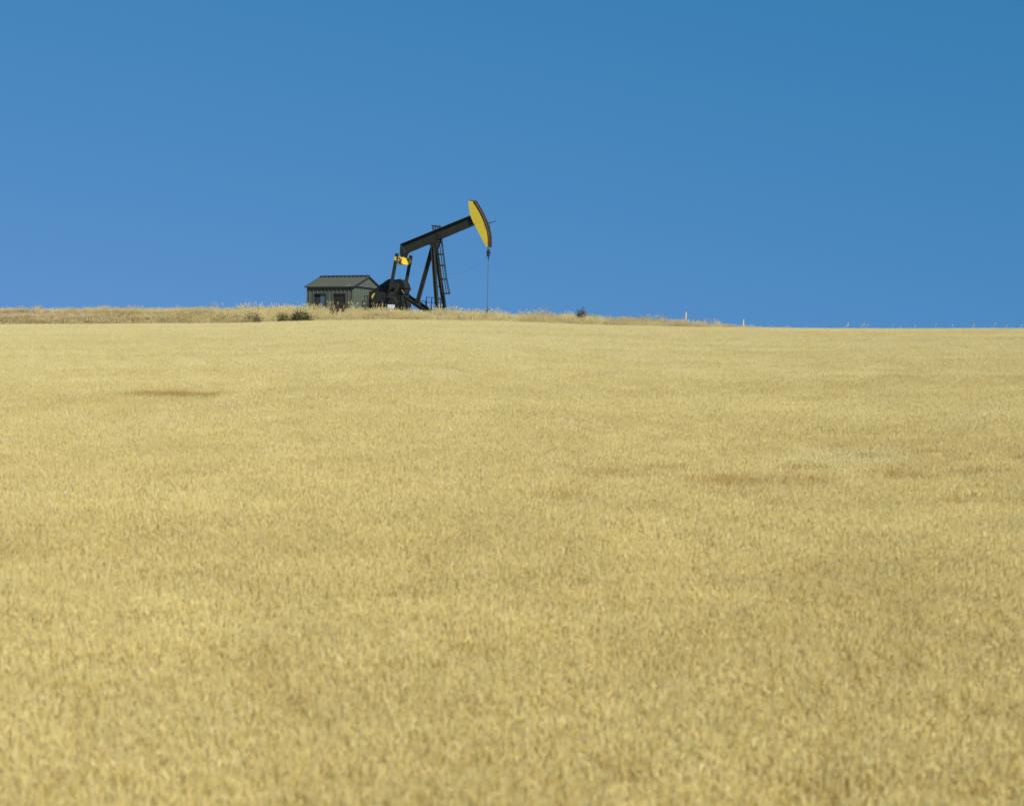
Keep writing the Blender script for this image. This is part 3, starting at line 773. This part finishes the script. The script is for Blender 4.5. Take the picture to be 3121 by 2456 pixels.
# yellow sheave seen behind the dark motor cover
yx,yz=PL(*c7(440,985),-.45)
MB().tube([(yx,-.52,yz),(yx,-.44,yz)],.33,28).build('yellow_sheave',M['yellow'],pj,True)
cov=poly([(492,818),(350,1092),(330,1300),(400,1420),(1180,1420),(1250,1150),(1120,900),(900,850),(700,790)],c7,-.55); cov=[(x,max(z,.34)) for x,z in cov]
MB().prism(cov,-.72,-.55).build('motor_cover',M['black'],pj,bevel=.02)
mx_,mz_=PL(*c7(560,1180),0.1)
mo=MB().tube([(mx_,-.5,mz_),(mx_,-.45,mz_),(mx_,.55,mz_),(mx_,.6,mz_)],[.25,.34,.34,.25],18).build('motor',M['black2'],pj,True)
MB().box(mx_-.5,mx_+.5,-.5,.7,.35,mz_-.30).build('motor_mount',M['black2'],pj)
MB().prism(poly([(190,1000),(250,960),(420,1000),(420,1420),(190,1420)],c7,-.2),-.3,.6).build('battery_box',M['black2'],pj,bevel=.02)
# brake drum, small fittings on the near side
x,z=PL(*c7(730,1020),-.75); MB().tube([(x,-.74,z),(x,-.80,z)],.09,12).build('cap',M['dark'],pj)
a_,b_=P3(*c7(690,1060),-.78),P3(*c7(745,1105),-.78); MB().tube([a_,b_],.025,8).build('brake_link',M['white'],pj)
a_,b_=P3(*c7(1065,790),-1.5),P3(*c7(1150,855),-1.5); MB().tube([a_,b_],.026,8).build('grease_fitting',M['steel'],pj)
a_,b_=P3(*c7(1490,690),-.6),P3(*c7(1600,860),-.6); MB().tube([a_,b_],.05,10).build('oil_pipe',M['steel'],pj,True)
# inclined beams running down to the front foot
for yy,pp,qq in ((-.42,(1231,906),(1312,958)),(.42,(1247,904),(1322,954))):
    a_=P3(*pp,yy); b_=P3(*qq,yy); b_=tuple(Vector(a_)+(Vector(b_)-Vector(a_))*((a_[2]-.3)/(a_[2]-b_[2]))) if b_[2]<.3 else b_
    MB().ibeam(a_,b_,.16,.28,.03).build('inclined_beam',M['black'],pj)
MB().bar(P3(1268,928,-.42),P3(1268+15,928,.42),.2,.2).build('tie_beam',M['black'],pj)
x,z=PL(1247,900,.5); MB().box(x-.1,x+.12,.4,.6,z-.12,z+.06).tube([(x-.02,.5,z+.05),(x-.02,.5,z+.36)],.018,6).build('oil_filler',M['black2'],pj)
# skid
sk=MB()
xb0=PL(1118,950,0)[0]; xb1=nb[0]+.6
for yy in (-.62,.62): sk.ibeam((xb0,yy,.15),(xb1,yy,.15),.22,.34,.03)
for k in range(7): x=xb0+.4+(xb1-xb0-.8)*k/6; sk.box(x-.08,x+.08,-.60,.60,.05,.28)
sk.build('skid',M['black2'],pj)

# ------------------------------------------------------------------ guard rails (things of their own)
def rail_thing(name,label,posts,rails,yl,extra=None):
    p0=PL(posts[0][0],posts[0][1],yl); base=np.array([O3[0],O3[1]])+U*p0[0]+VV*yl; gz=float(ground(base[0],base[1]))-.1
    root=empty(name,(base[0],base[1],gz),-B,label,'railing')
    off=Vector((p0[0],yl,gz-GZ))
    for px,py in posts:
        q=Vector(P3(px,py,yl))-off; MB().bar((q.x,0,0),(q.x,0,q.z),.05,.05).build('post',M['black'],root)
    for (xa,ya),(xb,yb) in rails:
        a_=Vector(P3(xa,ya,yl))-off; b_=Vector(P3(xb,yb,yl))-off; MB().bar((a_.x,-.03,a_.z),(b_.x,-.03,b_.z),.03,.04).build('rail',M['black'],root)
    return root
rail_thing('safety_railing','dark pipe safety railing behind the feet of the pumpjack post',
   [(1300.5,905),(1316,906),(1328,907),(1343,909)],[((1300,905.5),(1345,909)),((1300,921.5),(1346,924)),((1300,932.5),(1346,936))],1.5)
rail_thing('low_railing','low dark railing between the rear leg and the taller railing',
   [(1280,917),(1297.5,918)],[((1275,916.5),(1300,918)),((1275,921.5),(1300,922.5))],1.3)
rail_thing('motor_railing','small dark railing at the motor end beside the shed',
   [(1105.5,917),(1112,900),(1120,901),(1125,902)],[((1109,900.5),(1150,905)),((1104,917.5),(1140,921)),((1104,929),(1140,932))],0.4)

# ------------------------------------------------------------------ warning sign
def sign():
    D=151.5; c=at(1192.5,950,D); gz=float(ground(c[0],c[1]))-.05
    root=empty('warning_sign',(c[0],c[1],gz),0,'white two-plate warning sign on posts in the grass before the pumpjack','sign')
    def X(px): return float(at(px,940,D)[0]-c[0])
    def Z(py): return float(at(1192,py,D)[2]-gz)
    for px in (1188,1197): MB().bar((X(px),.04,0),(X(px),.04,Z(931)),.05,.05).build('post',M['steel'],root)
    u=MB().box(X(1181.5),X(1202.5),-.01,.01,Z(938.2),Z(929)).build('sign_plate',M['white'],root); u['label']='wide upper white plate with two lines of grey text'
    # two lines of illegible small grey lettering, as broken strokes
    t=MB()
    for zz in (931.6,935.2):
        px=1183.0
        while px<1200.5:
            wl=random.uniform(1.2,2.6); t.box(X(px),X(min(px+wl,1201)),-.0145,-.0105,Z(zz+1.0),Z(zz-.8)); px+=wl+.7
    t.build('lettering',M['print'],u)
    l=MB().box(X(1184.3),X(1200),-.01,.01,Z(951),Z(939.2)).build('sign_plate',M['white'],root); l['label']='narrower lower plate with red DANGER band'
    fr=MB(); fr.box(X(1185.2),X(1198.3),-.0145,-.0105,Z(944.6),Z(939.8)); fr.build('black_band',M['dark'],l)
    fr=MB(); fr.box(X(1185.6),X(1197.9),-.0185,-.0148,Z(944.1),Z(940.3)); fr.build('red_band',M['red'],l)
    cu=bpy.data.curves.new('danger_text','FONT'); cu.body='DANGER'; cu.align_x='CENTER'; cu.align_y='CENTER'; cu.extrude=.001
    cu.size=.115; to_=bpy.data.objects.new('danger_text',cu); C.objects.link(to_); cu.materials.append(M['white'])
    me_=to_.to_mesh().copy() if False else bpy.data.meshes.new_from_object(to_); bpy.data.objects.remove(to_); me_.materials.clear(); me_.materials.append(M['white'])
    to_=bpy.data.objects.new('danger_text',me_); C.objects.link(to_); to_.parent=l; to_.location=(X(1191.8),-.0205,Z(942.2)); to_.rotation_euler=(PI/2,0,0)
sign()

# ------------------------------------------------------------------ marker posts, litter
def marker(px,py0,py1,D,label,mat_='orange',r=.045,group=None):
    c=at(px,py1,D); gz=float(ground(c[0],c[1]))-.05; h=float(at(px,py0,D)[2])-gz
    o=empty('marker_post',(c[0],c[1],gz),0,label,'marker post',group)
    MB().box(-r,r,-.03,.03,0,h).build('stake',M[mat_],o); MB().box(-r*1.15,r*1.15,-.036,.036,h-.1,h+.01).build('cap',M[mat_],o)
marker(2091,952,972,150,'taller yellow marker post standing in the grass on the right skyline',r=.03)
marker(2266,975,990,148,'short yellow marker post where the grass bank tapers off, right of the taller one',r=.03)
marker(1214,944,951,152,'stub of yellow post in the grass just right of the white sign','orange',r=.06)
lt=MB()
base=at(61,972,136.5); gz=float(ground(base[0],base[1]))
lt.add([(-.18,-.06,.06),(.02,-.12,.10),(.17,-.02,.05),(.10,.10,.13),(-.12,.08,.16),(0,0,.24)],[(0,1,5),(1,2,5),(2,3,5),(3,4,5),(4,0,5),(4,3,2,1,0)])
o=lt.build('plastic_scrap',M['white']); o.location=(base[0],base[1],gz+.08); tag(o,'crumpled white plastic scrap lying in the short grass at far left','litter')

# ------------------------------------------------------------------ shrubs and weeds
def shrub(name,px,py_top,D,wm,hm,cols,label,cat,nleaf,lean=0,mat_='leaf',ls=.05):
    c=at(px,py_top,D); gz=float(ground(c[0],c[1])); h=max(hm,float(c[2])-gz)
    root=empty(name,(c[0],c[1],gz-.03),0,label,cat)
    V=Veg(); st=MB()
    cl=[]
    for k in range(max(5,int(wm*9))):
        x=rng.uniform(-.5,.5)*wm*.85; y_=rng.uniform(-.3,.3)*min(wm,1.0); zt=h*(.6+.38*rng.random())*(1-.4*abs(x/(wm*.5))**2)
        bx=x*.7+rng.normal()*.05; st.tube([(bx,y_,0),(bx*.4+x*.6,y_,zt*.5),(x,y_+rng.normal()*.05,zt)],[.014,.010,.005],5)
        cl.append((x,y_,zt,.24+.14*rng.random()))
    for k in range(nleaf):
        x,y_,zt,r=cl[int(rng.integers(len(cl)))]; t=rng.random()**.8
        p=np.array([x,y_,zt*t])+rng.normal(size=3)*r*.55; p[2]=max(p[2],.03)
        d=rng.normal(size=3); d/=np.linalg.norm(d); s_=np.cross(d,rng.normal(size=3)); s_/=np.linalg.norm(s_)
        L=ls*(.7+.7*rng.random()); V.strip([p,p+d*L*.5,p+d*L],[L*.15,L*.5,L*.1],s_,jc(cols[int(rng.integers(len(cols)))],.2))
    st.build('stem',M['rust'],root)
    fo=bpy.data.objects.new('foliage',V.mesh('foliage',M[mat_])); C.objects.link(fo); fo.parent=root
    return root
GD=(.06,.068,.028); GM=(.095,.10,.04); BD=(.17,.13,.07)
shrub('green_shrub',918,948,133.4,1.5,.7,[GD,GM,GD,BD],'dark green shrub in the bank grass left of the shed','shrub',6500,ls=.085)
shrub('green_shrub',872,953,133.6,1.3,.6,[GD,GM,(.20,.18,.08),BD],'lower thinner green shrub left beside the dark green one','shrub',4000,ls=.08)
shrub('brown_shrub',766,946,133.4,1.3,.7,[(.20,.155,.085),(.25,.19,.10),(.15,.14,.07)],'small dull brown shrub in the grass at the left of the green shrubs','shrub',3600,ls=.08)
shrub('grey_bush',1774,941,148.5,.7,.8,[(.10,.09,.065),(.13,.115,.08),(.08,.08,.05)],'small grey bush alone on the skyline right of the rod','bush',2200,ls=.08)
def dock(px,py,D,n,hmul,label):
    c=at(px,py,D); gz=float(ground(c[0],c[1])); h=float(c[2])-gz
    root=empty('dock_weed',(c[0],c[1],gz-.03),0,label,'weed','dark red weed stalks before the shed doors')
    st=MB(); V=Veg()
    for k in range(n):
        b=rng.normal(size=2)*.06; ln=rng.uniform(-.12,.38); hh=h*rng.uniform(.85,1.08)
        pts_=[Vector((b[0],b[1],0)),Vector((b[0]+ln*.3*hh,b[1],hh*.5)),Vector((b[0]+ln*hh,b[1]+rng.normal()*.05,hh))]
        st.tube(pts_,[.014,.011,.006],5)
        for j in range(55):
            t=.45+.55*rng.random(); p=pts_[1].lerp(pts_[2],(t-.45)/.55); p=np.array(p)+rng.normal(size=3)*.025
            d=rng.normal(size=3); d/=np.linalg.norm(d); s_=np.cross(d,rng.normal(size=3)); s_/=np.linalg.norm(s_)
            V.strip([p,p+d*.03,p+d*.07],[.01,.045,.01],s_,jc((.065,.028,.02),.3))
    st.build('stalk',M['rust'],root); fo=bpy.data.objects.new('seed_head',V.mesh('seed_head',M['leaf'])); C.objects.link(fo); fo.parent=root
dock(1012,934,143,4,1,'dark red dock weed of low stalks, left one before the shed doors')
dock(1027,923,143.5,5,1,'tallest dark red dock weed, middle one before the shed doors')
dock(1039,922,144,3,1,'thin dark red dock weed, right one before the shed doors')
# a few tall pale weed stalks on the right skyline and in the crop
def stalk(px,py_top,D,label,group,wheat=True,h_add=0,ln=.15):
    c=at(px,py_top,D)
    x,y_=float(c[0]),float(c[1]); gz=float(ztop(x,y_))-WH if wheat else float(ground(x,y_)); h=float(c[2])-gz
    root=empty('tall_weed_stalk',(x,y_,gz),0,label,'weed stalk',group)
    m=MB(); m.tube([(0,0,0),(ln*.3*h*.6,0,h*.55),(ln*h,0,h)],[.008,.007,.005],5); m.build('stem',M['straw'],root)
    V=Veg()
    for k in range(4):
        b=np.array([ln*h*(.75+.07*k),0,h*(.84+.045*k)]); d=np.array([rng.normal()*.35+ln,rng.normal()*.2,.9]); V.ear(b,d,.10,.012,jc((.55,.50,.40),.1))
    fo=bpy.data.objects.new('seed_head',V.mesh('seed_head',M['grass'])); C.objects.link(fo); fo.parent=root
M['straw']=paint('pale_straw',(.52,.44,.28),(.42,.35,.2),.7,5)
GW='tall thin weed stalks above the wheat on the right skyline'
for px,py in ((2566,984),(2572,989),(2612,989),(2628,984),(2633,988),(2712,991),(2730,993),(2780,992),(2848,988),(2900,989),(2955,986),(2965,991),(3015,985),(3060,992),(3098,990)):
    stalk(px,py,128+rng.uniform(-3,3),'thin grey weed stalk above the wheat on the bare right skyline',GW,ln=rng.uniform(.05,.4))

# bright bent stalks standing out of the crop nearer the camera
def pale_stalk(px,py,label):
    D=float(depth_of(px,py+6)); c=at(px,py,D); gz=float(ztop(c[0],D))-WH; h=float(c[2])-gz
    root=empty('pale_stalk',(float(c[0]),D,gz),0,label,'stalk')
    m=MB(); m.tube([(-.06,0,0),(-.045,0,h*.7),(0,0,h)],[.005,.004,.003],5).build('stem',M['straw'],root)
    V=Veg(); V.ear(np.array([0,0,h]),np.array([.7,-.2,.7]),.10,.012,(.82,.78,.62))
    fo=bpy.data.objects.new('seed_head',V.mesh('seed_head',M['grass'])); C.objects.link(fo); fo.parent=root
pale_stalk(2712,1343,'bright bleached stalk standing out of the wheat at middle right, above the pale streak')
pale_stalk(354,1319,'bright bleached bent stalk in the wheat at middle left, below the dark break')
pale_stalk(2387,1222,'tiny bright stalk, leftmost of the bright flecks in the far wheat at right')
pale_stalk(2696,1233,'tiny bright leaning stalk in the far wheat straight above the brightest bleached stalk')
pale_stalk(3031,1226,'bright leaning stalk in the far wheat nearest the right edge of the photo')
pale_stalk(2862,1358,'small bright stalk just right of and level below the brightest bleached stalk')
pale_stalk(3078,1358,'small bright stalk at the right edge, lower of the two there')
pale_stalk(2291,1356,'faint bent pale stalk left of the brightest bleached stalk')
pale_stalk(192,1508,'pale stalk standing out of the wheat near the left edge')
pale_stalk(1193,1280,'thin pale stalk out of the wheat straight below the white sign')
